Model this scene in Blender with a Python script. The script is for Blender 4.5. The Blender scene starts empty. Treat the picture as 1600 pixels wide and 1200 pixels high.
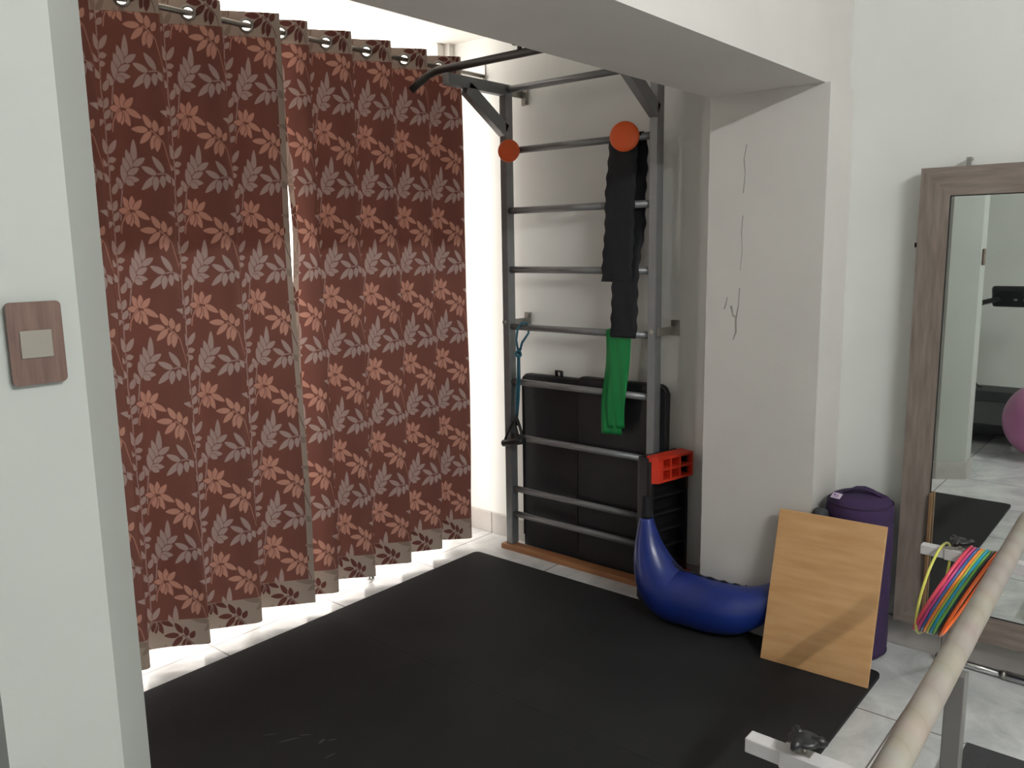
import bpy, bmesh, math, random
import numpy as np
from mathutils import Vector, Matrix

C = bpy.context.scene.collection
random.seed(4)

# ------------------------------------------------------------------ camera
F_PX = 1295.9
YAW, PITCH, ROLL = math.radians(40.186), math.radians(9.396), math.radians(-0.908)
H = 1.5


def set_camera():
    cy, sy, cp, sp = math.cos(YAW), math.sin(YAW), math.cos(PITCH), math.sin(PITCH)
    cr, sr = math.cos(ROLL), math.sin(ROLL)
    fwd = Vector((-sy * cp, cy * cp, -sp))
    right = Vector((cy, sy, 0))
    up = right.cross(fwd)
    r = right * cr + up * sr
    u = -right * sr + up * cr
    cam = bpy.data.cameras.new('camera')
    cam.sensor_fit = 'HORIZONTAL'
    cam.sensor_width = 36.0
    cam.lens = F_PX / 1600.0 * 36.0
    cam.clip_start = 0.02
    ob = bpy.data.objects.new('camera', cam)
    m = Matrix.Identity(4)
    for i in range(3):
        m[i][0], m[i][1], m[i][2] = r[i], u[i], -fwd[i]
    m[0][3], m[1][3], m[2][3] = 0, 0, H
    ob.matrix_world = m
    C.objects.link(ob)
    bpy.context.scene.camera = ob


set_camera()

# ------------------------------------------------------------------ world, lamps, exposure
WORLD_STRENGTH = 6.0
LAMP_X, LAMP_Z, LAMP_Y0, LAMP_Y1 = 1.6, 2.82, 0.1, 1.4   # fluorescent tube of the room
LAMP_EMISSION = 420.0
LAMP_COLOR = (1.0, 1.0, 0.985, 1)
vs = bpy.context.scene.view_settings
bpy.context.scene.display_settings.display_device = 'sRGB'
vs.view_transform = 'Standard'
vs.look = 'None'
vs.exposure = 0.0
vs.gamma = 1.0
vs.use_curve_mapping = False

w = bpy.data.worlds.new('daylight')
bpy.context.scene.world = w
w.use_nodes = True
w.node_tree.nodes['Background'].inputs[0].default_value = (1.0, 0.90, 0.845, 1)
w.node_tree.nodes['Background'].inputs[1].default_value = WORLD_STRENGTH

PL = bpy.data.lights.new('window_portal', 'AREA')
PL.shape = 'RECTANGLE'
PL.size, PL.size_y = 2.5, 2.52
PL.cycles.is_portal = True
po = bpy.data.objects.new('window_portal', PL)
po.location = (-3.10, 1.85, 1.24)
po.rotation_euler = (0, -math.pi / 2, 0)
C.objects.link(po)


# ------------------------------------------------------------------ colours and materials
def lin(c):
    out = []
    for v in c[:3]:
        v = v / 255.0
        out.append(v / 12.92 if v <= 0.04045 else ((v + 0.055) / 1.055) ** 2.4)
    return (out[0], out[1], out[2], 1.0)


def nmat(name):
    m = bpy.data.materials.new(name)
    m.use_nodes = True
    nt = m.node_tree
    return m, nt, nt.nodes['Principled BSDF']


def N(nt, kind, **kw):
    n = nt.nodes.new(kind)
    for k, v in kw.items():
        setattr(n, k, v)
    return n


def simple(name, col, rough=0.6, metal=0.0, noise=0.0, nscale=30.0, bump=0.0, bscale=200.0, coat=0.0, spec=None,
           stretch=(1, 1, 1), col2=None):
    m, nt, b = nmat(name)
    b.inputs['Roughness'].default_value = rough
    b.inputs['Metallic'].default_value = metal
    b.inputs['Coat Weight'].default_value = coat
    if spec is not None:
        b.inputs['Specular IOR Level'].default_value = spec
    c = lin(col)
    tc = N(nt, 'ShaderNodeTexCoord')
    mp = N(nt, 'ShaderNodeMapping')
    mp.inputs['Scale'].default_value = stretch
    nt.links.new(tc.outputs['Object'], mp.inputs['Vector'])
    if noise > 0 or col2:
        no = N(nt, 'ShaderNodeTexNoise')
        no.inputs['Scale'].default_value = nscale
        no.inputs['Detail'].default_value = 5
        nt.links.new(mp.outputs[0], no.inputs['Vector'])
        mx = N(nt, 'ShaderNodeMix', data_type='RGBA')
        ramp = N(nt, 'ShaderNodeMapRange')
        ramp.inputs['From Min'].default_value = 0.3
        ramp.inputs['From Max'].default_value = 0.7
        nt.links.new(no.outputs['Fac'], ramp.inputs['Value'])
        nt.links.new(ramp.outputs[0], mx.inputs['Factor'])
        if col2:
            a, d = c, lin(col2)
        else:
            a = tuple(v * (1 - noise) for v in c[:3]) + (1,)
            d = tuple(min(1, v * (1 + noise)) for v in c[:3]) + (1,)
        mx.inputs['A'].default_value = a
        mx.inputs['B'].default_value = d
        nt.links.new(mx.outputs['Result'], b.inputs['Base Color'])
    else:
        b.inputs['Base Color'].default_value = c
    if bump > 0:
        n2 = N(nt, 'ShaderNodeTexNoise')
        n2.inputs['Scale'].default_value = bscale
        n2.inputs['Detail'].default_value = 3
        nt.links.new(mp.outputs[0], n2.inputs['Vector'])
        bp = N(nt, 'ShaderNodeBump')
        bp.inputs['Strength'].default_value = bump
        bp.inputs['Distance'].default_value = 0.004
        nt.links.new(n2.outputs['Fac'], bp.inputs['Height'])
        nt.links.new(bp.outputs[0], b.inputs['Normal'])
    return m


M = {}
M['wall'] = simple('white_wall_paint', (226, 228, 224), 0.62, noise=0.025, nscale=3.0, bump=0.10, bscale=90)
M['wall_near'] = simple('dimmed_white_wall_paint', (172, 176, 171), 0.62, noise=0.025, nscale=3.0, bump=0.10, bscale=90)  # white wall paint with dimmer light on the switch wall put into its colour
M['pillar'] = simple('off_white_pillar_paint', (209, 206, 201), 0.6, noise=0.03, nscale=4.0, bump=0.12, bscale=70)
M['ceiling'] = simple('ceiling_paint', (228, 227, 222), 0.8, noise=0.02, nscale=3.0)
M['steel'] = simple('grey_painted_steel', (132, 134, 136), 0.42, metal=0.45, noise=0.06, nscale=20)
M['steel_dark'] = simple('dark_steel', (70, 68, 66), 0.45, metal=0.6)
M['zinc'] = simple('zinc_bracket', (168, 166, 160), 0.35, metal=0.8)
M['chrome'] = simple('chrome', (205, 205, 205), 0.14, metal=1.0)
M['rod'] = simple('silver_rod', (150, 146, 140), 0.3, metal=0.85)
M['black_rubber'] = simple('black_rubber', (22, 22, 24), 0.6)
M['black_plastic'] = simple('black_plastic', (24, 24, 27), 0.42)
M['black_vinyl'] = simple('black_vinyl', (20, 21, 26), 0.5, noise=0.15, nscale=8, bump=0.15, bscale=140)
M['black_fabric'] = simple('black_elastic_fabric', (24, 26, 31), 0.85, noise=0.2, nscale=60, bump=0.3, bscale=300)
M['orange'] = simple('orange_plastic', (222, 92, 36), 0.45, noise=0.05, nscale=12)
M['green'] = None
M['teal'] = simple('teal_rubber_tube', (28, 92, 112), 0.4)
M['red'] = simple('red_plastic', (205, 52, 28), 0.42, noise=0.05)
M['blue'] = simple('blue_vinyl', (24, 44, 116), 0.3, noise=0.12, nscale=7, bump=0.25, bscale=14, coat=0.15)
M['blue_dark'] = simple('dark_bag_grip', (13, 15, 24), 0.75, noise=0.2, nscale=20)
M['purple'] = simple('purple_cotton', (52, 33, 72), 0.9, noise=0.16, nscale=14, bump=0.35, bscale=26)
M['purple_dark'] = simple('dark_purple_strap', (38, 20, 56), 0.75)
M['tag'] = simple('pale_fabric_tag', (205, 190, 208), 0.8)
M['tag_print'] = simple('tag_print', (112, 80, 140), 0.8)
M['foam'] = simple('charcoal_foam', (58, 62, 66), 0.85, noise=0.1, nscale=40)
M['wood_board'] = simple('plywood_board', (196, 150, 100), 0.5, nscale=5, stretch=(1, 1, 7), col2=(211, 170, 122), bump=0.05, bscale=40)
M['wood_edge'] = simple('board_edge', (214, 178, 130), 0.6, noise=0.08, nscale=60)
M['plank'] = simple('brown_plank', (138, 92, 58), 0.5, nscale=6, stretch=(1, 9, 9), col2=(166, 116, 76))
M['frame_wood'] = simple('greyish_walnut_frame', (114, 101, 93), 0.5, nscale=9, stretch=(7, 7, 0.8), col2=(138, 127, 119), bump=0.08, bscale=40)
M['plate_wood'] = simple('walnut_plate', (82, 60, 53), 0.4, nscale=150, stretch=(1, 1, 0.08), col2=(108, 84, 74))
M['switch'] = simple('grey_beige_key', (132, 127, 117), 0.45)
M['switch_side'] = simple('plate_back_rim', (120, 112, 102), 0.5)
M['white_paint'] = simple('white_painted_steel', (196, 194, 194), 0.45, noise=0.05, nscale=30)
M['post'] = simple('grey_post', (112, 110, 108), 0.45, metal=0.2)
M['baseboard'] = simple('grey_tile_baseboard', (176, 172, 168), 0.35, noise=0.08, nscale=9)
M['grout'] = simple('grout', (128, 120, 114), 0.8)
M['box_top'] = simple('dark_grey_rubber_top', (50, 52, 54), 0.7, noise=0.1, nscale=50)
M['ball'] = simple('pink_ball_vinyl', (202, 128, 176), 0.32, noise=0.03)
M['treadmill'] = simple('treadmill_black', (34, 36, 40), 0.45)
M['belt'] = simple('treadmill_belt', (44, 46, 49), 0.7, noise=0.1, nscale=50)
M['screen'] = simple('grey_display', (96, 104, 102), 0.25)
M['button'] = simple('grey_buttons', (150, 150, 150), 0.4)
M['orange_btn'] = simple('orange_button', (190, 96, 66), 0.4)
M['gap'] = simple('dark_gap', (38, 38, 36), 0.8)
M['lampshade'] = simple('white_lamp_base', (225, 225, 220), 0.5)
M['crack'] = simple('exposed_grey_plaster', (150, 150, 143), 0.9)
M['scuff'] = simple('pale_scuff', (74, 74, 76), 0.7)


def mirror_mat():
    m, nt, b = nmat('mirror_glass')
    b.inputs['Base Color'].default_value = (0.80, 0.83, 0.80, 1)
    b.inputs['Metallic'].default_value = 1.0
    b.inputs['Roughness'].default_value = 0.012
    return m


M['mirror'] = mirror_mat()


def glass_mat():
    m, nt, b = nmat('window_glass')
    g = N(nt, 'ShaderNodeBsdfTransparent')
    g.inputs[0].default_value = (0.95, 0.96, 0.95, 1)
    gl = N(nt, 'ShaderNodeBsdfGlossy')
    gl.inputs['Roughness'].default_value = 0.02
    mx = N(nt, 'ShaderNodeMixShader')
    mx.inputs[0].default_value = 0.06
    nt.links.new(g.outputs[0], mx.inputs[1])
    nt.links.new(gl.outputs[0], mx.inputs[2])
    nt.links.new(mx.outputs[0], nt.nodes['Material Output'].inputs[0])
    return m


M['glass'] = glass_mat()


def floor_mat():
    m, nt, b = nmat('glossy_marbled_floor_tile')
    tc = N(nt, 'ShaderNodeTexCoord')
    mp = N(nt, 'ShaderNodeMapping')
    mp.inputs['Location'].default_value = (2.82, -2.62, 0)
    nt.links.new(tc.outputs['Object'], mp.inputs['Vector'])
    br = N(nt, 'ShaderNodeTexBrick', offset=0.0, squash=1.0)
    br.inputs['Scale'].default_value = 1.0
    br.inputs['Brick Width'].default_value = 0.5454
    br.inputs['Row Height'].default_value = 0.5454
    br.inputs['Mortar Size'].default_value = 0.0028
    br.inputs['Mortar Smooth'].default_value = 0.2
    br.inputs['Bias'].default_value = 0.0
    nt.links.new(mp.outputs[0], br.inputs['Vector'])
    n1 = N(nt, 'ShaderNodeTexNoise')
    n1.inputs['Scale'].default_value = 5.0
    n1.inputs['Detail'].default_value = 8
    n1.inputs['Roughness'].default_value = 0.62
    n1.inputs['Distortion'].default_value = 0.9
    nt.links.new(tc.outputs['Object'], n1.inputs['Vector'])
    cr = N(nt, 'ShaderNodeValToRGB')
    cr.color_ramp.elements[0].position = 0.33
    cr.color_ramp.elements[0].color = lin((184, 187, 188))
    cr.color_ramp.elements[1].position = 0.66
    cr.color_ramp.elements[1].color = lin((220, 222, 222))
    nt.links.new(n1.outputs['Fac'], cr.inputs[0])
    mx = N(nt, 'ShaderNodeMix', data_type='RGBA')
    nt.links.new(br.outputs['Fac'], mx.inputs['Factor'])
    nt.links.new(cr.outputs[0], mx.inputs['A'])
    mx.inputs['B'].default_value = lin((112, 103, 98))
    nt.links.new(mx.outputs['Result'], b.inputs['Base Color'])
    b.inputs['Roughness'].default_value = 0.16
    return m


M['floor'] = floor_mat()


def mat_mat():
    m, nt, b = nmat('black_foam_floor_mat')
    tc = N(nt, 'ShaderNodeTexCoord')
    mp = N(nt, 'ShaderNodeMapping')
    mp.inputs['Rotation'].default_value = (0, 0, math.radians(45))
    nt.links.new(tc.outputs['Object'], mp.inputs['Vector'])
    ck = N(nt, 'ShaderNodeTexChecker')
    ck.inputs['Scale'].default_value = 62
    nt.links.new(mp.outputs[0], ck.inputs['Vector'])
    no = N(nt, 'ShaderNodeTexNoise')
    no.inputs['Scale'].default_value = 3.2
    no.inputs['Detail'].default_value = 6
    nt.links.new(tc.outputs['Object'], no.inputs['Vector'])
    cr = N(nt, 'ShaderNodeValToRGB')
    cr.color_ramp.elements[0].position = 0.3
    cr.color_ramp.elements[0].color = lin((25, 26, 28))
    cr.color_ramp.elements[1].position = 0.75
    cr.color_ramp.elements[1].color = lin((36, 36, 38))
    nt.links.new(no.outputs['Fac'], cr.inputs[0])
    nt.links.new(cr.outputs[0], b.inputs['Base Color'])
    bp = N(nt, 'ShaderNodeBump')
    bp.inputs['Strength'].default_value = 0.35
    bp.inputs['Distance'].default_value = 0.002
    nt.links.new(ck.outputs['Fac'], bp.inputs['Height'])
    nt.links.new(bp.outputs[0], b.inputs['Normal'])
    b.inputs['Roughness'].default_value = 0.72
    b.inputs['Specular IOR Level'].default_value = 0.3
    return m


M['mat'] = mat_mat()


def wrap_mat():
    # tan tape wound in a spiral round the rail (its local axis is z)
    m, nt, b = nmat('spiral_wound_tan_tape')
    tc = N(nt, 'ShaderNodeTexCoord')
    sx = N(nt, 'ShaderNodeSeparateXYZ')
    nt.links.new(tc.outputs['Object'], sx.inputs[0])
    at = N(nt, 'ShaderNodeMath', operation='ARCTAN2')
    nt.links.new(sx.outputs['Y'], at.inputs[0])
    nt.links.new(sx.outputs['X'], at.inputs[1])
    d = N(nt, 'ShaderNodeMath', operation='MULTIPLY')
    nt.links.new(at.outputs[0], d.inputs[0])
    d.inputs[1].default_value = 1 / (2 * math.pi)
    z = N(nt, 'ShaderNodeMath', operation='MULTIPLY_ADD')
    nt.links.new(sx.outputs['Z'], z.inputs[0])
    z.inputs[1].default_value = 1 / 0.088
    nt.links.new(d.outputs[0], z.inputs[2])
    fr = N(nt, 'ShaderNodeMath', operation='FRACT')
    nt.links.new(z.outputs[0], fr.inputs[0])
    cr = N(nt, 'ShaderNodeValToRGB')
    e = cr.color_ramp.elements
    e[0].position = 0.0
    e[0].color = lin((150, 139, 126))
    e[1].position = 0.12
    e[1].color = lin((158, 149, 138))
    e2 = e.new(0.6)
    e2.color = lin((165, 157, 147))
    e3 = e.new(0.97)
    e3.color = lin((157, 147, 135))
    nt.links.new(fr.outputs[0], cr.inputs[0])
    no = N(nt, 'ShaderNodeTexNoise')
    no.inputs['Scale'].default_value = 9
    nt.links.new(tc.outputs['Object'], no.inputs['Vector'])
    mx = N(nt, 'ShaderNodeMix', data_type='RGBA', blend_type='MULTIPLY')
    mx.inputs['Factor'].default_value = 0.25
    nt.links.new(cr.outputs[0], mx.inputs['A'])
    nt.links.new(no.outputs['Color'], mx.inputs['B'])
    nt.links.new(mx.outputs['Result'], b.inputs['Base Color'])
    bp = N(nt, 'ShaderNodeBump')
    bp.inputs['Strength'].default_value = 0.22
    bp.inputs['Distance'].default_value = 0.002
    nt.links.new(fr.outputs[0], bp.inputs['Height'])
    nt.links.new(bp.outputs[0], b.inputs['Normal'])
    b.inputs['Roughness'].default_value = 0.38
    return m


M['wrap'] = wrap_mat()


def band_mat(name, col, trans):
    m, nt, b = nmat(name)
    b.inputs['Base Color'].default_value = lin(col)
    b.inputs['Roughness'].default_value = 0.45
    tr = N(nt, 'ShaderNodeBsdfTranslucent')
    tr.inputs[0].default_value = lin(col)
    mx = N(nt, 'ShaderNodeMixShader')
    mx.inputs[0].default_value = trans
    nt.links.new(b.outputs[0], mx.inputs[1])
    nt.links.new(tr.outputs[0], mx.inputs[2])
    nt.links.new(mx.outputs[0], nt.nodes['Material Output'].inputs[0])
    return m


M['green'] = band_mat('green_latex_band', (22, 150, 78), 0.3)


def curtain_mat():
    m, nt, b = nmat('leaf_patterned_curtain_fabric')

    def attr(n):
        a = N(nt, 'ShaderNodeAttribute')
        a.attribute_name = n
        return a.outputs['Fac']

    def step(sock, w_=0.0012):
        r = N(nt, 'ShaderNodeMapRange')
        r.inputs['From Min'].default_value = -w_
        r.inputs['From Max'].default_value = w_
        nt.links.new(sock, r.inputs['Value'])
        return r.outputs[0]

    def mix(f, a, b_):
        mx = N(nt, 'ShaderNodeMix', data_type='RGBA')
        nt.links.new(f, mx.inputs['Factor'])
        for k, v in (('A', a), ('B', b_)):
            if isinstance(v, tuple):
                mx.inputs[k].default_value = v
            else:
                nt.links.new(v, mx.inputs[k])
        return mx.outputs['Result']

    fl, lf, bd = step(attr('flower')), step(attr('leaf')), step(attr('band'), 0.0006)
    tc = N(nt, 'ShaderNodeTexCoord')
    no = N(nt, 'ShaderNodeTexNoise')
    no.inputs['Scale'].default_value = 4.0
    no.inputs['Detail'].default_value = 3
    nt.links.new(tc.outputs['Object'], no.inputs['Vector'])
    ground = mix(no.outputs['Fac'], lin((98, 64, 58)), lin((112, 73, 63)))
    main = mix(lf, ground, lin((150, 135, 130)))
    main = mix(fl, main, lin((170, 130, 115)))
    rev = mix(lf, lin((142, 132, 122)), lin((122, 110, 100)))
    rev = mix(fl, rev, lin((84, 48, 42)))
    col = mix(bd, main, rev)
    nt.links.new(col, b.inputs['Base Color'])
    b.inputs['Roughness'].default_value = 0.75
    b.inputs['Specular IOR Level'].default_value = 0.25
    tr = N(nt, 'ShaderNodeBsdfTranslucent')
    tint = N(nt, 'ShaderNodeMix', data_type='RGBA', blend_type='MULTIPLY')
    tint.inputs['Factor'].default_value = 1.0
    nt.links.new(col, tint.inputs['A'])
    tint.inputs['B'].default_value = (1.0, 0.80, 0.74, 1)
    nt.links.new(tint.outputs['Result'], tr.inputs[0])
    mx = N(nt, 'ShaderNodeMixShader')
    mx.inputs[0].default_value = 0.085
    nt.links.new(b.outputs[0], mx.inputs[1])
    nt.links.new(tr.outputs[0], mx.inputs[2])
    nt.links.new(mx.outputs[0], nt.nodes['Material Output'].inputs[0])
    return m


M['curtain'] = curtain_mat()


# ------------------------------------------------------------------ mesh helpers
def BM():
    return bmesh.new()


def box(bm, x0, x1, y0, y1, z0, z1, bev=0.0, mat=None, seg=2):
    """axis aligned box, optional bevel, optional 4x4 matrix"""
    r = bmesh.ops.create_cube(bm, size=1.0)
    vs_ = r['verts']
    bmesh.ops.scale(bm, vec=(x1 - x0, y1 - y0, z1 - z0), verts=vs_)
    bmesh.ops.translate(bm, vec=((x0 + x1) / 2, (y0 + y1) / 2, (z0 + z1) / 2), verts=vs_)
    if bev > 0:
        es = list({e for v in vs_ for e in v.link_edges})
        rr = bmesh.ops.bevel(bm, geom=es, offset=bev, segments=seg, affect='EDGES', profile=0.5)
        vs_ = list({v for f in rr['faces'] for v in f.verts} | {v for v in vs_ if v.is_valid})
    if mat is not None:
        bmesh.ops.transform(bm, matrix=mat, verts=vs_)
    return vs_


def beam_box(bm, p0, p1, wx, wy, side=(1, 0, 0), bev=0.0):
    """square tube from p0 to p1; wx along side, wy along the third axis"""
    p0, p1 = Vector(p0), Vector(p1)
    d = (p1 - p0)
    ln = d.length
    d.normalize()
    s = Vector(side)
    s = (s - d * s.dot(d)).normalized()
    t = d.cross(s)
    m = Matrix.Identity(4)
    for i in range(3):
        m[i][0], m[i][1], m[i][2], m[i][3] = s[i], t[i], d[i], p0[i]
    box(bm, -wx / 2, wx / 2, -wy / 2, wy / 2, 0, ln, bev=bev, mat=m)


def tube(bm, pts, rad, seg=12, caps=True, flat=None, closed=False, ref=None):
    """swept tube; rad number or list; flat=(a,b) makes an elliptical section scale"""
    pts = [Vector(p) for p in pts]
    n = len(pts)
    if not hasattr(rad, '__len__'):
        rad = [rad] * n
    tans = []
    for i in range(n):
        if closed:
            t = pts[(i + 1) % n] - pts[(i - 1) % n]
        else:
            t = pts[min(i + 1, n - 1)] - pts[max(i - 1, 0)]
        tans.append(t.normalized())
    u = Vector(ref) if ref else (Vector((0, 0, 1)) if abs(tans[0].z) < 0.9 else Vector((1, 0, 0)))
    rings = []
    for i in range(n):
        t = tans[i]
        u = (u - t * u.dot(t)).normalized()
        v = t.cross(u)
        a, b = flat if flat else (1, 1)
        ring = []
        for k in range(seg):
            th = 2 * math.pi * k / seg
            ring.append(bm.verts.new(pts[i] + u * (math.cos(th) * rad[i] * a) + v * (math.sin(th) * rad[i] * b)))
        rings.append(ring)
    m = n if closed else n - 1
    for i in range(m):
        A, B = rings[i], rings[(i + 1) % n]
        for k in range(seg):
            f = bm.faces.new((A[k], A[(k + 1) % seg], B[(k + 1) % seg], B[k]))
            f.smooth = True
    if caps and not closed:
        bm.faces.new(list(reversed(rings[0])))
        bm.faces.new(rings[-1])


def lathe(bm, prof, seg=32, mat=None):
    """profile of (r, z); closed at ends when r == 0"""
    rings = []
    new = []
    for r, z in prof:
        if r < 1e-6:
            v = bm.verts.new((0, 0, z))
            new.append(v)
            rings.append([v])
        else:
            ring = [bm.verts.new((r * math.cos(2 * math.pi * k / seg), r * math.sin(2 * math.pi * k / seg), z)) for k in range(seg)]
            new += ring
            rings.append(ring)
    for A, B in zip(rings, rings[1:]):
        for k in range(seg):
            k2 = (k + 1) % seg
            if len(A) == 1 and len(B) == 1:
                continue
            if len(A) == 1:
                f = bm.faces.new((A[0], B[k2], B[k]))
            elif len(B) == 1:
                f = bm.faces.new((A[k], A[k2], B[0]))
            else:
                f = bm.faces.new((A[k], A[k2], B[k2], B[k]))
            f.smooth = True
    if mat is not None:
        bmesh.ops.transform(bm, matrix=mat, verts=new)
    return new


def cyl(bm, p0, p1, r, seg=20):
    tube(bm, [p0, p1], r, seg=seg)


def prism(bm, poly, y0, y1, axis='y'):
    """extrude a polygon given as (a, b) pairs"""
    def P(a, b, c):
        return {'y': (a, c, b), 'z': (a, b, c), 'x': (c, a, b)}[axis]
    A = [bm.verts.new(P(a, b, y0)) for a, b in poly]
    B = [bm.verts.new(P(a, b, y1)) for a, b in poly]
    n = len(poly)
    bm.faces.new(A)
    bm.faces.new(list(reversed(B)))
    for i in range(n):
        bm.faces.new((A[i], B[i], B[(i + 1) % n], A[(i + 1) % n]))
    return A + B


def obj(name, bm, mat, parent=None, smooth_angle=None, label=None):
    bmesh.ops.recalc_face_normals(bm, faces=bm.faces[:])
    me = bpy.data.meshes.new(name)
    bm.to_mesh(me)
    bm.free()
    me.materials.append(mat)
    o = bpy.data.objects.new(name, me)
    C.objects.link(o)
    if parent is not None:
        o.parent = parent
        top = parent
        off = Vector((0, 0, 0))
        while top is not None:
            off += top.location
            top = top.parent
        # geometry is written in room coordinates; move it into the parent's frame
        for v in me.vertices:
            v.co -= off
    if label:
        o['label'] = label
    return o


def thing(name, label, cat, loc=(0, 0, 0), group=None):
    o = bpy.data.objects.new(name, None)
    o.empty_display_size = 0.1
    C.objects.link(o)
    o.location = loc
    return tag(o, label, cat, group)


def tag(o, label, cat, group=None):
    o['label'] = label
    o['category'] = cat
    if group:
        o['group'] = group
    return o


def struct(name, bm, mat, parent=None):
    o = obj(name, bm, mat, parent)
    if parent is None:
        o['kind'] = 'structure'
    return o


# ------------------------------------------------------------------ room shell
YB = 3.165      # back wall
XL = -3.02      # window wall of the alcove
XR, YR = 3.2, -2.6
ZC, ZA = 2.95, 2.50   # room ceiling, alcove ceiling
BX0, BX1, BZ = -1.485, -1.064, 2.03   # beam
NY0 = 0.314      # near wall, camera side face

b = BM()
box(b, XL - 0.9, XR + 0.12, YR - 0.12, YB + 0.12, -0.12, 0.0)
struct('floor', b, M['floor'])

b = BM()
box(b, XL - 0.12, XR + 0.12, YB, YB + 0.12, 0.0, ZC + 0.1)
struct('wall_back', b, M['wall'])
b = BM()
box(b, XR, XR + 0.12, YR, YB, 0.0, ZC + 0.1)
struct('wall_right', b, M['wall'])
b = BM()
box(b, XL - 0.12, XR + 0.12, YR - 0.12, YR, 0.0, ZC + 0.1)
struct('wall_rear', b, M['wall'])
# window wall: lintel and the solid piece next to the near wall, plus its run behind the camera
b = BM()
box(b, XL - 0.12, XL, 0.60, YB, ZA + 0.001, ZC + 0.1)
box(b, XL - 0.12, XL, YR, 0.60, 0.0, ZC + 0.1)
box(b, XL - 0.12, XL, 3.13, YB, 0.0, ZA + 0.001)
struct('wall_left', b, M['wall'])
# near wall whose end carries the light switch; its far corner is cut off at a slant
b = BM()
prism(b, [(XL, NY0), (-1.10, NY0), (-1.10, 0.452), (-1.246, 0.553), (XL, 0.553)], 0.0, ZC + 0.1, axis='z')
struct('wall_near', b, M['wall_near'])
b = BM()
box(b, BX0, XR, YR, YB, ZC, ZC + 0.1)
box(b, XL, BX0, YR, NY0, ZC, ZC + 0.1)
struct('ceiling', b, M['ceiling'])
b = BM()
box(b, XL - 0.12, BX0, 0.553, YB, ZA, ZA + 0.1)
struct('ceiling_alcove', b, M['ceiling'])
b = BM()
box(b, BX0, BX1, 0.40, YB, BZ, ZC)
struct('ceiling_beam', b, M['pillar'])
b = BM()
box(b, BX0, BX1 + 0.018, 2.92, YB, 0.0, BZ)
pil = struct('wall_pillar', b, M['pillar'])
b = BM()
yk = 2.9192
for pts, wd in (([(-1.338, 1.851), (-1.347, 1.80), (-1.341, 1.75), (-1.346, 1.68)], 0.006),
                ([(-1.345, 1.60), (-1.349, 1.54), (-1.344, 1.47), (-1.350, 1.40)], 0.0032),
                ([(-1.350, 1.335), (-1.353, 1.27), (-1.362, 1.215), (-1.360, 1.17), (-1.370, 1.14)], 0.0075),
                ([(-1.398, 1.30), (-1.404, 1.27), (-1.409, 1.255)], 0.006),
                ([(-1.382, 1.268), (-1.374, 1.235), (-1.366, 1.225)], 0.010)):
    for i in range(len(pts) - 1):
        (xa, za), (xb, zb) = pts[i], pts[i + 1]
        wa, wb = wd * random.uniform(0.4, 1.1), wd * random.uniform(0.4, 1.1)
        f = [b.verts.new((xa - wa / 2, yk, za)), b.verts.new((xa + wa / 2, yk, za)),
             b.verts.new((xb + wb / 2, yk, zb)), b.verts.new((xb - wb / 2, yk, zb))]
        b.faces.new(f)
obj('plaster_crack', b, M['crack'], pil)


def baseboard(name, segs):
    bb = BM()
    for s in segs:
        box(bb, *s, 0.0, 0.112, bev=0.002, seg=1)
    return struct(name, bb, M['baseboard'])


def tiles_x(x0, x1, ya, yb, joint):
    out, xs = [], [x0]
    k = joint
    while k > x0:
        k -= 0.5454
    while k < x1:
        if k > x0 + 0.01:
            xs.append(k)
        k += 0.5454
    xs.append(x1)
    return [(a + 0.001, c - 0.001, ya, yb) for a, c in zip(xs, xs[1:])]


baseboard('baseboard_back', tiles_x(XL, BX0, YB - 0.012, YB, -2.82) + tiles_x(BX1 + 0.018, XR, YB - 0.012, YB, -2.82))
baseboard('baseboard_pillar', [(BX0, BX1 + 0.018, 2.908, 2.92), (BX1 + 0.018, BX1 + 0.030, 2.908, YB - 0.014)])
baseboard('baseboard_rear', tiles_x(XL, XR, YR, YR + 0.012, -2.82))
# near wall: one run on the alcove side following the slant, one on its end
b = BM()
prism(b, [(XL, 0.553), (-1.246, 0.553), (-1.10, 0.452), (-1.088, 0.452), (-1.088, 0.460), (-1.242, 0.565), (XL, 0.565)], 0.0, 0.112, axis='z')
prism(b, [(-1.10, NY0), (-1.088, NY0), (-1.088, 0.4515), (-1.10, 0.4515)], 0.0, 0.112, axis='z')
struct('baseboard_near', b, M['baseboard'])

# ------------------------------------------------------------------ balcony window behind the curtains
b = BM()
xw = XL - 0.06
for y0, y1 in ((0.60, 0.65), (1.83, 1.88), (3.08, 3.13)):
    box(b, xw - 0.03, xw + 0.03, y0, y1, 0.03, 2.498)
box(b, xw - 0.03, xw + 0.03, 0.60, 3.13, 0.0, 0.03)
win = struct('window_1', b, simple('white_window_frame', (225, 225, 220), 0.4))
b = BM()
box(b, xw - 0.004, xw + 0.004, 0.65, 1.83, 0.03, 2.498)
obj('pane', b, M['glass'], win)
b = BM()
box(b, xw - 0.004, xw + 0.004, 1.88, 3.08, 0.03, 2.498)
obj('pane', b, M['glass'], win)

# ------------------------------------------------------------------ curtains
PER = 0.343            # cloth length of one fold = width of one pattern repeat
PXM = PER / 983.0      # one motif unit
ZREP = 0.333
XROD, ZROD = -2.82, 2.320
MW, MH = 983.0, ZREP / PXM


GAP = 9.0              # dark gap left between neighbouring leaves


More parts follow.
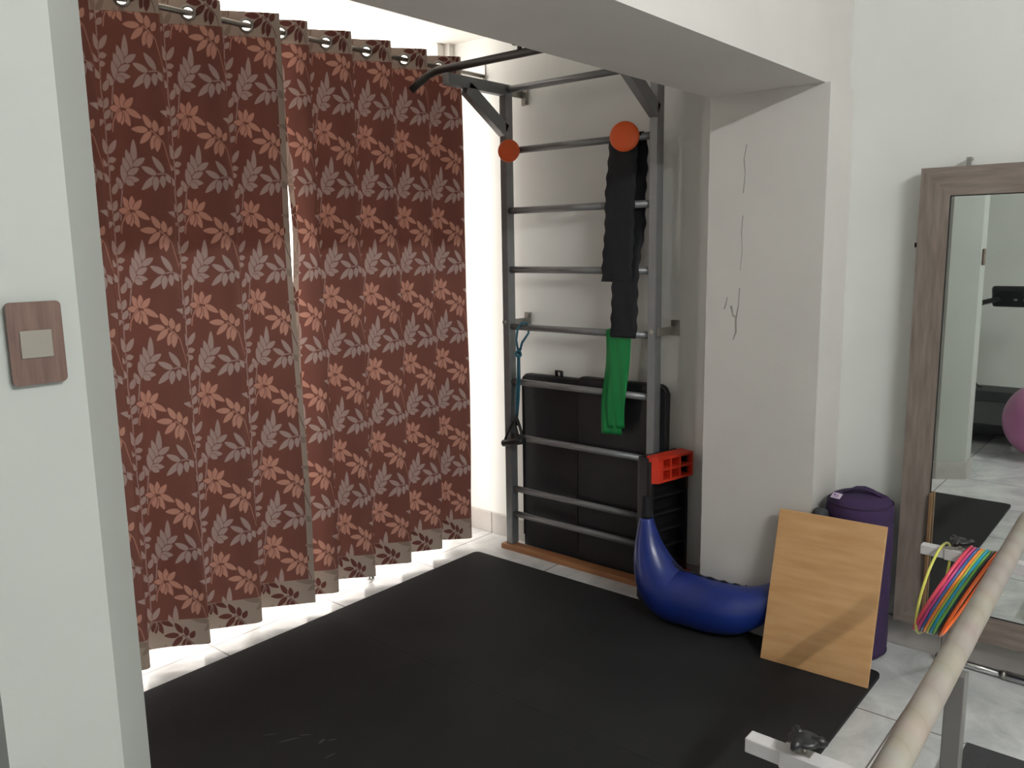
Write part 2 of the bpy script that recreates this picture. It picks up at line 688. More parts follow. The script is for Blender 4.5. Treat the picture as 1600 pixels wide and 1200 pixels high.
def motif():
    """signed fields of one repeat: >0 inside. columns x, rows y (down)"""
    st = 3.0
    nx, ny = int(round(MW / st)), int(round(MH / st))
    X, Y = np.meshgrid((np.arange(nx) + 0.5) * MW / nx, (np.arange(ny) + 0.5) * MH / ny)
    F1 = np.full(X.shape, -40.0)
    F2 = np.full(X.shape, -40.0)

    def wrapped(x0, y0):
        dx = (X - x0 + MW / 2) % MW - MW / 2
        dy = (Y - y0 + MH / 2) % MH - MH / 2
        return dx, dy

    def leaf(Fd, bx, by, tx, ty, wd):
        cx, cy = (bx + tx) / 2, (by + ty) / 2
        dx, dy = wrapped(cx, cy)
        ln = math.hypot(tx - bx, ty - by)
        ux, uy = (tx - bx) / ln, (ty - by) / ln
        t = (dx * ux + dy * uy) / ln + 0.5
        q = np.abs(-dx * uy + dy * ux)
        tcl = np.clip(t, 0, 1)
        h = wd * np.power(tcl, 0.62) * np.power(1 - tcl, 0.85) * 1.42
        d = h - q - np.maximum(0, -t) * ln - np.maximum(0, t - 1) * ln
        np.minimum(Fd, -d - GAP, out=Fd)
        np.maximum(Fd, np.maximum(d, -40), out=Fd)

    def stem(Fd, pts, r):
        D = np.full(X.shape, -40.0)
        for (ax, ay), (bx, by) in zip(pts, pts[1:]):
            cx, cy = (ax + bx) / 2, (ay + by) / 2
            dx, dy = wrapped(cx, cy)
            ln = math.hypot(bx - ax, by - ay)
            ux, uy = (bx - ax) / ln, (by - ay) / ln
            t = np.clip(dx * ux + dy * uy, -ln / 2, ln / 2)
            d = r - np.hypot(dx - t * ux, dy - t * uy)
            np.maximum(D, d, out=D)
        np.minimum(Fd, -D - 7.0, out=Fd)
        np.maximum(Fd, D, out=Fd)

    # orange flower with seven petals and its long stem
    for tx, ty, bx, by in ((275, 238, 440, 245), (400, 100, 478, 225), (515, 148, 525, 262), (612, 205, 560, 290),
                           (348, 375, 472, 262), (462, 430, 512, 290), (518, 452, 545, 300)):
        leaf(F1, bx, by, tx, ty, 60)
    stem(F1, [(470, 245), (540, 300), (595, 365), (630, 480), (680, 600), (762, 750)], 5.5)
    # orange flower, second kind
    for tx, ty, bx, by in ((138, 872, 188, 1000), (222, 862, 215, 1000), (318, 900, 232, 1002), (388, 1095, 245, 1008),
                           (272, 1172, 215, 1020), (195, 1160, 190, 1020), (160, 1140, 178, 1020), (80, 1000, 172, 1012)):
        leaf(F1, bx, by, tx, ty, 58)
    stem(F1, [(185, 1010), (140, 1060), (105, 1130), (90, 1220)], 5.5)
    # pair of orange leaves
    leaf(F1, 812, 832, 690, 768, 62)
    leaf(F1, 815, 840, 716, 972, 62)
    # five-leaf sprig
    stem(F2, [(480, 662), (560, 652), (640, 668), (760, 748)], 6)
    for tx, ty, bx, by in ((342, 588, 490, 662), (460, 486, 572, 645), (326, 812, 478, 682), (462, 822, 490, 684),
                           (552, 792, 552, 672), (660, 744, 590, 668)):
        leaf(F2, bx, by, tx, ty, 60)
    # tall spray
    stem(F2, [(292, 420), (240, 560), (180, 690), (135, 800), (112, 950), (95, 1100)], 6)
    for tx, ty, bx, by in ((288, 326, 272, 580), (206, 424, 246, 620), (168, 498, 216, 660), (146, 570, 178, 745),
                           (385, 506, 268, 582), (318, 604, 205, 665), (316, 714, 182, 704), (92, 684, 128, 800), (258, 762, 180, 722)):
        leaf(F2, bx, by, tx, ty, 59)
    # long single leaves
    leaf(F2, 838, 1075, 575, 1022, 62)
    leaf(F2, 842, 1095, 722, 1168, 56)
    # vine running up in the fold
    stem(F2, [(20, 0), (24, 200), (20, 420), (24, 640), (10, 830), (20, 970)], 6)
    for tx, ty, bx, by in ((-14, 330, 16, 480), (118, 338, 34, 470), (-122, 474, 6, 588), (102, 520, 24, 534), (80, 600, 24, 606),
                           (94, 742, 40, 850), (-60, 640, 12, 740), (70, 905, 30, 1010), (-40, 900, 10, 1000), (-150, 130, 10, 190),
                           (-120, 235, 10, 160), (85, 60, 24, 150), (95, 190, 26, 250)):
        leaf(F2, bx, by, tx, ty, 55)
    # filler sprays on the part of the cloth that turns back
    stem(F2, [(880, 300), (868, 450), (876, 620), (890, 900)], 6)
    for tx, ty, bx, by in ((800, 330, 868, 430), (930, 350, 874, 470), (790, 470, 868, 560), (800, 590, 872, 660)):
        leaf(F2, bx, by, tx, ty, 55)
    leaf(F1, 880, 900, 930, 800, 42)
    leaf(F1, 880, 905, 960, 930, 42)
    F2 = np.minimum(F2, -F1 - 8)       # leaves are cut free around the flowers
    return F1 * PXM, F2 * PXM


MF1, MF2 = motif()


def sample(Fd, s, z):
    """bilinear lookup with wrap; s in motif units along the cloth, z height"""
    ny, nx = Fd.shape
    x = s / MW * nx - 0.5
    zc = 1.568 + 260 * PXM
    y = ((zc - z) / PXM) / MH * ny - 0.5
    x0, y0 = np.floor(x), np.floor(y)
    fx, fy = x - x0, y - y0
    xi, yi = x0.astype(int), y0.astype(int)
    g = lambda a, c: Fd[np.mod(c, ny), np.mod(a, nx)]
    return (g(xi, yi) * (1 - fx) + g(xi + 1, yi) * fx) * (1 - fy) + (g(xi, yi + 1) * (1 - fx) + g(xi + 1, yi + 1) * fx) * fy


def fold_curve(y_first, pitch, n_pan, extra_end, t0):
    """plan polyline of the cloth: front panels rising towards the room, short returns.
    Also the motif coordinate along the cloth: each fold carries one repeat."""
    fy, ry, ax = pitch * 0.85, pitch * 0.15, 0.070
    pts, mu = [], []
    for k in range(n_pan):
        yc = y_first + k * pitch
        a, c = (XROD - ax, yc - fy / 2), (XROD + ax, yc + fy / 2)
        ua = k * MW - 95.0
        if k == 0 and t0 > 0:
            a = (a[0] + (c[0] - a[0]) * t0, a[1] + (c[1] - a[1]) * t0)
            ua += 765.0 * t0
        pts += [a, c]
        mu += [ua, k * MW + 670.0]
    if extra_end:
        pts.append((XROD - ax * 0.4, pts[-1][1] + extra_end))
        mu.append(mu[-1] + 170.0)
    P = np.array(pts)
    d = np.r_[0, np.cumsum(np.hypot(*np.diff(P, axis=0).T))]
    n = int(d[-1] / 0.003)
    s = np.linspace(0, d[-1], n)
    x, y, u = np.interp(s, d, P[:, 0]), np.interp(s, d, P[:, 1]), np.interp(s, d, mu)
    for _ in range(2):                      # soften the folds
        k = 9
        xp, yp = np.pad(x, k, mode='reflect', reflect_type='odd'), np.pad(y, k, mode='reflect', reflect_type='odd')
        ker = np.ones(2 * k + 1) / (2 * k + 1)
        x, y = np.convolve(xp, ker, 'valid'), np.convolve(yp, ker, 'valid')
    return s, x, y, u


def curtain(label, y_first, pitch, n_pan, extra_end, t0, slit, seed, edge_left, edge_right, grom):
    rs = np.random.RandomState(seed)
    s, x, y, u = fold_curve(y_first, pitch, n_pan, extra_end, t0)
    U = np.repeat(u[None, :], int((2.369 - 0.050) / 0.0032), 0)
    ns = len(s)
    z0, z1 = 0.050, 2.369
    nz = int((z1 - z0) / 0.0032)
    zz = np.linspace(z0, z1, nz)
    S, Z = np.meshgrid(s, zz)
    X = np.repeat(x[None, :], nz, 0)
    Y = np.repeat(y[None, :], nz, 0)
    # folds open slightly towards the floor and wander a little
    t = (z1 - Z) / (z1 - z0)
    amp = 1.0 + 0.10 * t
    X = XROD + (X - XROD) * amp
    ph = rs.uniform(0, 6.28, 6)
    X += t * (0.006 * np.sin(2.1 * Z + ph[0] + S * 9) + 0.004 * np.sin(5.0 * Z + ph[1] + S * 14))
    Y += t * (0.007 * np.sin(1.7 * Z + ph[2] + S * 7) + 0.004 * np.sin(4.3 * Z + ph[3] + S * 12))
    X += 0.0016 * np.sin(S * 70 + 3 * np.sin(Z * 3 + ph[4])) * np.sin(Z * 6 + ph[5])
    # the parted edge between the two curtains
    g = np.exp(-((Z - 1.60) / 0.30) ** 2)
    edge = np.exp(-(S / 0.10) ** 2) if slit > 0 else np.exp(-((s[-1] - S) / 0.08) ** 2)
    Y += slit * g * edge
    ymin = Y.mean()
    keep_y = grom
    root = thing('curtain', label, 'curtain', (XROD, float(y.mean()), 0.0))
    # pattern fields
    f1, f2 = sample(MF1, U, Z), sample(MF2, U, Z)
    hem = np.maximum(Z - (z1 - 0.088), (z0 + 0.105) - Z)
    if edge_left:
        hem = np.maximum(hem, 0.022 - S)
    if edge_right:
        hem = np.maximum(hem, S - (s[-1] - 0.022))
    top_, bot_ = (Z > z1 - 0.088), (Z < z0 + 0.105)
    f1 = np.where(top_, sample(MF1, U, Z - 0.115), np.where(bot_, sample(MF1, U + 140, Z - 0.185), f1))
    f2 = np.where(top_, sample(MF2, U, Z - 0.115), np.where(bot_, sample(MF2, U + 140, Z - 0.185), f2))
    # eyelet holes
    pitchc = s[-1]
    gs = []
    for yc in grom:
        j = int(np.argmin(np.abs(y - yc) + 10 * (np.gradient(x) < 0)))
        gs.append(s[j])
    hole = np.zeros(S.shape, bool)
    for sg in gs:
        hole |= ((S - sg) ** 2 + (Z - ZROD) ** 2) < 0.0185 ** 2
    idx = np.arange(nz * ns).reshape(nz, ns)
    q = np.stack([idx[:-1, :-1], idx[:-1, 1:], idx[1:, 1:], idx[1:, :-1]], -1)
    bad = hole[:-1, :-1] | hole[:-1, 1:] | hole[1:, 1:] | hole[1:, :-1]
    q = q[~bad]
    co = np.stack([X - root.location.x, Y - root.location.y, Z], -1).reshape(-1, 3)
    me = bpy.data.meshes.new('fabric_panel')
    me.vertices.add(len(co))
    me.vertices.foreach_set('co', co.astype(np.float32).ravel())
    me.loops.add(q.size)
    me.loops.foreach_set('vertex_index', q.astype(np.int32).ravel())
    me.polygons.add(len(q))
    me.polygons.foreach_set('loop_start', np.arange(0, q.size, 4, dtype=np.int32))
    me.polygons.foreach_set('use_smooth', np.ones(len(q), bool))
    me.update(calc_edges=True)
    for nm, arr in (('flower', f1), ('leaf', f2), ('band', hem)):
        a = me.attributes.new(nm, 'FLOAT', 'POINT')
        a.data.foreach_set('value', arr.astype(np.float32).ravel())
    me.materials.append(M['curtain'])
    o = bpy.data.objects.new('fabric_panel', me)
    C.objects.link(o)
    o.parent = root
    # metal eyelets on each front panel
    for sg in gs:
        j = int(np.argmin(np.abs(s - sg)))
        px, py = X[-1, j], Y[-1, j]
        tx, ty = x[min(j + 3, ns - 1)] - x[j - 3], y[min(j + 3, ns - 1)] - y[j - 3]
        tl = math.hypot(tx, ty)
        td = Vector((tx / tl, ty / tl, 0))
        bm_ = BM()
        c = Vector((px, py, ZROD))
        ring = [c + td * (0.0225 * math.cos(a)) + Vector((0, 0, 0.0225 * math.sin(a))) for a in np.linspace(0, 2 * math.pi, 28, endpoint=False)]
        tube(bm_, ring, 0.0050, seg=8, closed=True)
        obj('eyelet', bm_, M['rod'], root)
    return root


pitchL, pitchR = 0.231, 0.2130
curtain('left red-brown leaf-print curtain beside the switch wall', 1.853 - 4 * pitchL, pitchL, 5, 0, 0, -0.008, 3, False, True,
        [1.853 - pitchL * k for k in range(5)])
curtain('right red-brown leaf-print curtain nearest the wall bars', 2.000, pitchR, 5, 0.05, 0.40, 0.028, 8, True, True,
        [2.000 + pitchR * k for k in range(5)])

rod = thing('curtain_rod', 'silver curtain rod threaded through the eyelets of both curtains', 'curtain rod', (XROD, 1.86, ZROD))
b = BM()
cyl(b, (XROD, 0.57, ZROD), (XROD, YB - 0.006, ZROD), 0.0105, 16)
obj('rod_tube', b, M['rod'], rod)
b = BM()
box(b, XROD - 0.012, XROD + 0.012, YB - 0.006, YB, ZROD - 0.03, ZROD + 0.085, bev=0.002)
box(b, XROD - 0.016, XROD + 0.016, YB - 0.03, YB - 0.004, ZROD - 0.018, ZROD - 0.010)
obj('end_bracket', b, M['zinc'], rod)

# ------------------------------------------------------------------ wall bars
LX0, LX1 = -2.592, -1.79      # post centres
PY0, PY1 = 3.03, 3.082        # post front and back
PW = 0.038
ZT = 2.237
bars = thing('stall_bars', 'grey steel wall bars with pull-up arms standing in the corner', 'wall bars', ((LX0 + LX1) / 2, 3.05, 0.0))
for xc in (LX0, LX1):
    b = BM()
    box(b, xc - PW / 2, xc + PW / 2, PY0, PY1, 0.026, ZT, bev=0.003)
    obj('post', b, M['steel'], bars)
for zr in (1.94, 1.667, 1.392, 1.120, 0.853, 0.578, 0.312, 0.182):
    b = BM()
    cyl(b, (LX0 + PW / 2, 3.055, zr), (LX1 - PW / 2, 3.055, zr), 0.0155, 18)
    obj('rung', b, M['steel'], bars)
for xc in (LX0, LX1):
    b = BM()
    box(b, xc - PW / 2, xc + PW / 2, 2.66, PY0, ZT - 0.05, ZT, bev=0.003)
    obj('overhead_arm', b, M['steel'], bars)
    b = BM()
    beam_box(b, (xc, 2.785, ZT - 0.044), (xc, PY0 + 0.012, 2.030), PW, 0.060, side=(1, 0, 0), bev=0.003)
    obj('diagonal_brace', b, M['steel'], bars)
b = BM()
cyl(b, (LX0 + PW / 2, 3.055, ZT - 0.022), (LX1 - PW / 2, 3.055, ZT - 0.022), 0.0155, 18)
obj('top_crossbar', b, M['steel'], bars)
b = BM()
yp = 2.672
pz = ZT + 0.018
pts = [(LX0 - 0.175, yp - 0.05, pz - 0.075), (LX0 - 0.145, yp - 0.03, pz - 0.045), (LX0 - 0.105, yp - 0.01, pz - 0.015), (LX0 - 0.06, yp, pz)]
pts += [(xx, yp, pz) for xx in np.linspace(LX0 - 0.02, LX1 + 0.02, 12)]
pts += [(LX1 + 0.06, yp, pz), (LX1 + 0.105, yp - 0.01, pz - 0.015), (LX1 + 0.145, yp - 0.03, pz - 0.045), (LX1 + 0.175, yp - 0.05, pz - 0.075)]
tube(b, pts, 0.0165, seg=14)
obj('pull_up_bar', b, M['steel_dark'], bars)
b = BM()
kx = -2.19
cyl(b, (kx, yp, pz + 0.012), (kx, yp, pz + 0.036), 0.010, 14)
box(b, kx - 0.034, kx + 0.034, yp - 0.012, yp + 0.012, pz + 0.034, pz + 0.046, bev=0.005)
obj('hook_plate', b, M['steel_dark'], bars)
# wall brackets
for xc, zb, drop in ((LX0 + 0.012, 2.205, True), (LX0 + 0.014, 1.138, False), (LX1 + 0.024, 1.135, False)):
    b = BM()
    box(b, xc - 0.004, xc + 0.004, PY0 + 0.01, YB - 0.004, zb - 0.017, zb + 0.017)
    box(b, xc - 0.004, xc + 0.036, YB - 0.006, YB, zb - 0.05, zb + 0.03, bev=0.001) if drop else box(b, xc - 0.004, xc + 0.036, YB - 0.006, YB, zb - 0.022, zb + 0.045, bev=0.001)
    hz = zb - 0.036 if drop else zb + 0.03
    cyl(b, (xc + 0.02, YB - 0.006, hz), (xc + 0.02, YB - 0.014, hz), 0.0085, 12)
    if not drop:
        cyl(b, (xc - 0.016, PY0 - 0.012, zb + 0.004), (xc - 0.016, PY0 + 0.001, zb + 0.004), 0.010, 12)
    obj('wall_bracket', b, M['zinc'], bars)

b = BM()
box(b, -2.632, -1.742, 3.012, 3.074, 0.0, 0.026, bev=0.002)
tag(obj('wooden_plank', b, M['plank']), 'brown wooden plank on the floor under the feet of the wall bars', 'plank')

# orange discs
for px_, pz_, r_, yf, lab in ((-2.532, 1.934, 0.051, 3.000, 'small orange disc at the left end of the uppermost rung'),
                              (-1.902, 1.938, 0.061, 2.990, 'larger orange disc at the right, over the top of the black band')):
    t = thing('orange_disc', lab, 'disc', (px_, yf, pz_), 'orange discs on the top rung')
    m = Matrix.Translation((px_, yf, pz_)) @ Matrix.Rotation(math.radians(26), 4, 'Z') @ Matrix.Rotation(math.radians(90), 4, 'X') @ Matrix.Rotation(math.radians(0), 4, 'Z')
    b = BM()
    lathe(b, [(0, 0.012), (r_ * 0.7, 0.011), (r_ * 0.93, 0.007), (r_, 0.0), (r_ * 0.98, -0.010), (r_ * 0.9, -0.014), (0, -0.014)], 40, m)
    obj('pad', b, M['orange'], t)
    b = BM()
    cyl(b, (px_, yf + 0.012, pz_), (px_, 3.040, pz_), 0.012, 14)
    obj('stem', b, M['black_plastic'], t)


# ------------------------------------------------------------------ bands hanging on the rungs
def ribbon(bm, rows, th):
    """rows of (left point, right point); thin closed strip of thickness th along -y"""
    fr, bk = [], []
    nsub = 7
    for a, c in rows:
        a, c = Vector(a), Vector(c)
        r1, r2 = [], []
        for k in range(nsub + 1):
            p = a.lerp(c, k / nsub)
            wv = 0.0035 * math.sin(k * 1.9 + a.z * 21)
            r1.append(bm.verts.new(p + Vector((0, wv, 0))))
            r2.append(bm.verts.new(p + Vector((0, wv + th, 0))))
        fr.append(r1)
        bk.append(r2)
    for i in range(len(rows) - 1):
        for k in range(nsub):
            for A in (fr, bk):
                f = bm.faces.new((A[i][k], A[i][k + 1], A[i + 1][k + 1], A[i + 1][k]))
                f.smooth = True
        bm.faces.new((fr[i][0], fr[i + 1][0], bk[i + 1][0], bk[i][0]))
        bm.faces.new((fr[i][-1], fr[i + 1][-1], bk[i + 1][-1], bk[i][-1]))
    for k in range(nsub):
        bm.faces.new((fr[0][k], fr[0][k + 1], bk[0][k + 1], bk[0][k]))
        bm.faces.new((fr[-1][k], fr[-1][k + 1], bk[-1][k + 1], bk[-1][k]))


bt = thing('exercise_band', 'wide black elastic band doubled over the top rung on the right', 'exercise band', (-1.93, 3.03, 1.1))
# shorter end, in front of the rungs
rows = []
for i in range(46):
    t = i / 45
    z = 1.958 - t * (1.958 - 1.345)
    xl = -1.998 + (-2.040 + 1.998) * t + 0.0035 * math.sin(i * 1.35)
    xr = -1.862 + (-1.886 + 1.862) * t + 0.003 * math.sin(i * 1.2 + 1)
    rows.append(((xl, 3.026 - 0.004 * math.sin(t * 5), z), (xr, 3.026, z - 0.004)))
b = BM()
ribbon(b, rows, 0.003)
obj('short_end', b, M['black_fabric'], bt)
# longer end, behind the second rung and in front of the lower ones
rows = []
zs = np.linspace(1.952, 1.106, 64)
ykey = ([1.106, 1.30, 1.46, 1.58, 1.74, 1.90, 1.935, 1.952], [3.020, 3.022, 3.040, 3.073, 3.075, 3.078, 3.077, 3.071])
for i, z in enumerate(zs):
    t = (1.972 - z) / (1.972 - 1.106)
    yv = float(np.interp(z, *ykey))
    xl = -1.985 + 0.0 * t + 0.003 * math.sin(i * 1.3)
    xr = -1.846 + (-1.856 + 1.846) * t + 0.0035 * math.sin(i * 1.15 + 2)
    rows.append(((xl, yv, z), (xr, yv, z)))
b = BM()
ribbon(b, rows, 0.003)
obj('long_end', b, M['black_fabric'], bt)
rows = [((-1.992 + 0.002 * k, 3.055 + 0.0195 * math.sin(a), 1.9405 + 0.0195 * math.cos(a)), (-1.852, 3.055 + 0.0195 * math.sin(a), 1.9405 + 0.0195 * math.cos(a)))
        for k, a in enumerate(np.linspace(-1.5, 1.5, 9))]
b = BM()
ribbon(b, rows, 0.002)
obj('fold', b, M['black_fabric'], bt)

gt = thing('resistance_band', 'green latex strip band hanging folded below the black band', 'exercise band', (-1.98, 3.03, 0.67))


def strip(z0, z1, xl0, xl1, xr0, xr1, yv, n=30, slant=0.0, wav=0.0):
    out = []
    for i in range(n):
        t = i / (n - 1)
        e = t * t * (3 - 2 * t)
        z = z0 + (z1 - z0) * t
        out.append(((xl0 + (xl1 - xl0) * e, yv + wav * math.sin(t * 7), z),
                    (xr0 + (xr1 - xr0) * e, yv + wav * math.sin(t * 6 + 1), z - slant * t)))
    return out


b = BM()
ribbon(b, strip(1.135, 0.700, -2.010, -2.012, -1.888, -1.920, 3.030, wav=0.003, slant=-0.006), 0.0012)
obj('front_layer', b, M['green'], gt)
b = BM()
ribbon(b, strip(1.135, 0.668, -2.016, -2.046, -1.900, -1.938, 3.0345, wav=0.002, slant=-0.006), 0.0012)
obj('back_layer', b, M['green'], gt)
b = BM()
ribbon(b, [((-2.015, 3.055 + 0.0195 * math.sin(a), 1.120 + 0.0195 * math.cos(a)), (-1.890, 3.055 + 0.0195 * math.sin(a), 1.120 + 0.0195 * math.cos(a))) for a in np.linspace(-1.5, 1.5, 9)], 0.001)
obj('fold', b, M['green'], gt)

# teal tube with a black handle
tt = thing('resistance_tube', 'teal rubber tube with black handle knotted at the left of the rungs', 'exercise tube', (-2.52, 3.03, 0.55))
b = BM()
tube(b, [(-2.512, 3.024, 1.005), (-2.522, 3.022, 1.06), (-2.518, 3.030, 1.115), (-2.505, 3.045, 1.142), (-2.480, 3.062, 1.138), (-2.468, 3.050, 1.095), (-2.492, 3.030, 1.05), (-2.506, 3.024, 1.000)], 0.0055, seg=10)
obj('loop', b, M['teal'], tt)
b = BM()
kn = []
for i in range(40):
    a = i / 39 * 2 * math.pi * 2.3
    kn.append((-2.508 + 0.012 * math.cos(a) + 0.004 * math.sin(a * 0.5), 3.020 + 0.009 * math.sin(a), 1.018 - i * 0.0009 + 0.007 * math.sin(a * 1.5)))
tube(b, kn, 0.0060, seg=8)
obj('knot', b, M['teal'], tt)
for dx in (-0.004, 0.008):
    b = BM()
    tube(b, [(-2.508 + dx * 0.6, 3.020, 0.99), (-2.510 + dx, 3.019, 0.88), (-2.516 + dx, 3.018, 0.78), (-2.522 + dx * 0.4, 3.018, 0.690)], 0.0052, seg=10)
    obj('strand', b, M['teal'], tt)
b = BM()
tube(b, [(-2.522, 3.018, 0.70), (-2.526, 3.018, 0.645)], 0.008, seg=10)
for sgn, off in ((-1, 0.0), (1, 0.0), (1, -0.028)):
    tube(b, [(-2.524 + off * 0.3, 3.016, 0.688), (-2.524 + off + sgn * 0.022, 3.010, 0.655), (-2.526 + off + sgn * 0.052, 3.004, 0.59), (-2.528 + off * 0.6 + sgn * 0.058, 3.002, 0.566)], 0.0055, seg=8, flat=(1.0, 1.6))
obj('webbing', b, M['black_rubber'], tt)
b = BM()
tube(b, [(-2.594, 2.998, 0.551), (-2.53, 3.000, 0.566), (-2.466, 3.002, 0.580)], [0.0165, 0.0175, 0.0165], seg=16)
obj('grip', b, M['black_rubber'], tt)


# ------------------------------------------------------------------ black folded mats behind the wall bars
def gym_mat(x0, x1, y0, y1, z1, label, strap):
    t = thing('gym_mat', label, 'exercise mat', ((x0 + x1) / 2, y0, 0.0), 'black mats behind the wall bars')
    bb = BM()
    pr = []
    r = 0.035
    for cx, cz, a0 in ((x1 - r, z1 - r, 0), (x0 + r, z1 - r, 90)):
        for k in range(7):
            a = math.radians(a0 + 15 * k)
            pr.append((cx + r * math.cos(a), cz + r * math.sin(a)))
    pr += [(x0, 0.001), (x1, 0.001)]
    prism(bb, pr, y0, y1)
    es = [e for e in bb.edges if abs(e.verts[0].co.y - e.verts[1].co.y) < 1e-6]
    bmesh.ops.bevel(bb, geom=es, offset=0.009, segments=3, affect='EDGES')
    obj('cover', bb, M['black_vinyl'], t)
    bb = BM()
    path = [(x + 0, y0 - 0.0005, z) for x, z in [(x0 + 0.006, 0.06)] + [(x0 + 0.006, z1 - r)] + [(x0 + 0.012, z1 - 0.018), (x0 + r, z1 - 0.006), (x1 - r, z1 - 0.006), (x1 - 0.012, z1 - 0.018), (x1 - 0.006, z1 - r), (x1 - 0.006, 0.06)]]
    tube(bb, path, 0.0035, seg=6)
    obj('piping', bb, M['black_rubber'], t)
    if strap:
        bb = BM()
        xs = strap
        tube(bb, [(xs - 0.014, (y0 + y1) / 2, z1 - 0.004), (xs - 0.016, (y0 + y1) / 2, z1 + 0.026), (xs + 0.014, (y0 + y1) / 2, z1 + 0.024), (xs + 0.016, (y0 + y1) / 2, z1 - 0.004)], 0.005, seg=8, flat=(1, 2.5))
        obj('carry_strap', bb, M['black_rubber'], t)
    return t


gym_mat(-2.572, -2.16, 3.118, 3.150, 0.886, 'black folded mat with a carry strap, left behind the wall bars', -2.352)
gym_mat(-2.215, -1.742, 3.084, 3.116, 0.905, 'taller black mat, right behind the green band and rungs', None)

# ------------------------------------------------------------------ aerobic step standing on its end
st = thing('aerobic_step', 'black plastic step with red feet standing on end against the pillar', 'step', (-1.70, 3.0, 0.0))
sn = Vector((-1.697, 2.895, 0))
wd_ = Vector((0.235, 0.972, 0)).normalized()
tn = Vector((-wd_.y, wd_.x, 0))
SM = Matrix.Identity(4)
for i in range(3):
    SM[i][0], SM[i][1], SM[i][2], SM[i][3] = tn[i], wd_[i], (0, 0, 1)[i], sn[i]
SW, SL = 0.225, 0.628
b = BM()
box(b, 0.055, 0.088, 0.0, SW, 0.0, SL, bev=0.008, mat=SM)
box(b, 0.022, 0.07, -0.006, 0.012, 0.0, SL, bev=0.004, mat=SM)          # tread slab
box(b, 0.004, 0.06, 0.0, 0.016, 0.012, SL - 0.01, bev=0.004, mat=SM)  # long rims
box(b, 0.004, 0.06, SW - 0.016, SW, 0.012, SL - 0.01, bev=0.004, mat=SM)
obj('deck', b, M['black_plastic'], st)
for zr in (0.155, 0.230, 0.305, 0.380, 0.455):
    b = BM()
    box(b, 0.012, 0.06, 0.016, SW - 0.016, zr - 0.006, zr + 0.006, bev=0.002, mat=SM)
    obj('rib', b, M['black_plastic'], st)
for z0, z1 in ((0.525, 0.632), (0.002, 0.100)):
    b = BM()
    d0, d1 = -0.018, 0.054
    yl, yr = 0.0, SW + 0.004
    box(b, d0, d1, yl + 0.022, yr, z1 - 0.012, z1, bev=0.003, mat=SM)
    box(b, d0, d1, yl + 0.022, yr, z0, z0 + 0.012, bev=0.003, mat=SM)
    side_ = prism(b, [(0.021, yl), (0.004, yl + 0.001), (d0, yl + 0.020), (d0, yl + 0.046), (0.021, yl + 0.046)], z0, z1 - 0.002, axis='z')
    bmesh.ops.transform(b, matrix=SM, verts=side_)
    box(b, 0.018, d1, yl + 0.018, yl + 0.045, z0 + 0.006, z1 - 0.006, mat=SM)
    box(b, d0, d1, yr - 0.012, yr, z0 + 0.006, z1 - 0.006, bev=0.003, mat=SM)
    for yy in (0.095, 0.150):
        box(b, d0 + 0.003, d1, yy - 0.005, yy + 0.005, z0 + 0.006, z1 - 0.006, mat=SM)
    box(b, d0 + 0.003, d1, yl + 0.01, yr - 0.01, (z0 + z1) / 2 - 0.005, (z0 + z1) / 2 + 0.005, mat=SM)
    box(b, d1 - 0.008, d1 + 0.002, yl + 0.15, yr - 0.004, z0 + 0.006, z1 - 0.006, mat=SM)
    obj('foot', b, M['red'], st, label='red ribbed plastic foot')

# ------------------------------------------------------------------ blue crescent training bag
bag = thing('training_bag', 'blue vinyl crescent-shaped training bag lying along the foot of the pillar', 'training bag', (-1.39, 2.8, 0.012))
key = [(-1.668, 2.800, .500, .017), (-1.666, 2.800, .44, .022), (-1.660, 2.800, .345, .045), (-1.642, 2.800, .255, .073), (-1.602, 2.800, .170, .099),
       (-1.545, 2.800, .122, .107), (-1.46, 2.802, .118, .105), (-1.37, 2.803, .117, .103), (-1.29, 2.812, .124, .096), (-1.215, 2.832, .150, .076),
       (-1.15, 2.855, .195, .055), (-1.10, 2.868, .250, .040), (-1.07, 2.876, .305, .030)]
K = np.array(key)
d = np.r_[0, np.cumsum(np.linalg.norm(np.diff(K[:, :3], axis=0), axis=1))]


def smooth_path(K, d, n):
    # Catmull-Rom through the keys
    out = []
    for s_ in np.linspace(0, d[-1], n):
        i = min(max(int(np.searchsorted(d, s_) - 1), 0), len(d) - 2)
        t = (s_ - d[i]) / (d[i + 1] - d[i])
        p0, p1, p2, p3 = K[max(i - 1, 0)], K[i], K[i + 1], K[min(i + 2, len(d) - 1)]
        out.append(0.5 * ((2 * p1) + (-p0 + p2) * t + (2 * p0 - 5 * p1 + 4 * p2 - p3) * t ** 2 + (-p0 + 3 * p1 - 3 * p2 + p3) * t ** 3))
    return np.array(out)


SP = smooth_path(K, d, 90)
b = BM()
tube(b, [tuple(p[:3]) for p in SP[8:80]], list(SP[8:80, 3]), seg=36, ref=(0, -1, 0))
obj('bag_body', b, M['blue'], bag)
b = BM()
tube(b, [tuple(p[:3]) for p in SP[:9]], list(SP[:9, 3] * 0.97), seg=24, ref=(0, -1, 0))
obj('end_grip', b, M['blue_dark'], bag)
b = BM()
tube(b, [tuple(p[:3]) for p in SP[79:]], list(SP[79:, 3] * 0.97), seg=24, ref=(0, -1, 0))
obj('end_grip', b, M['blue_dark'], bag)
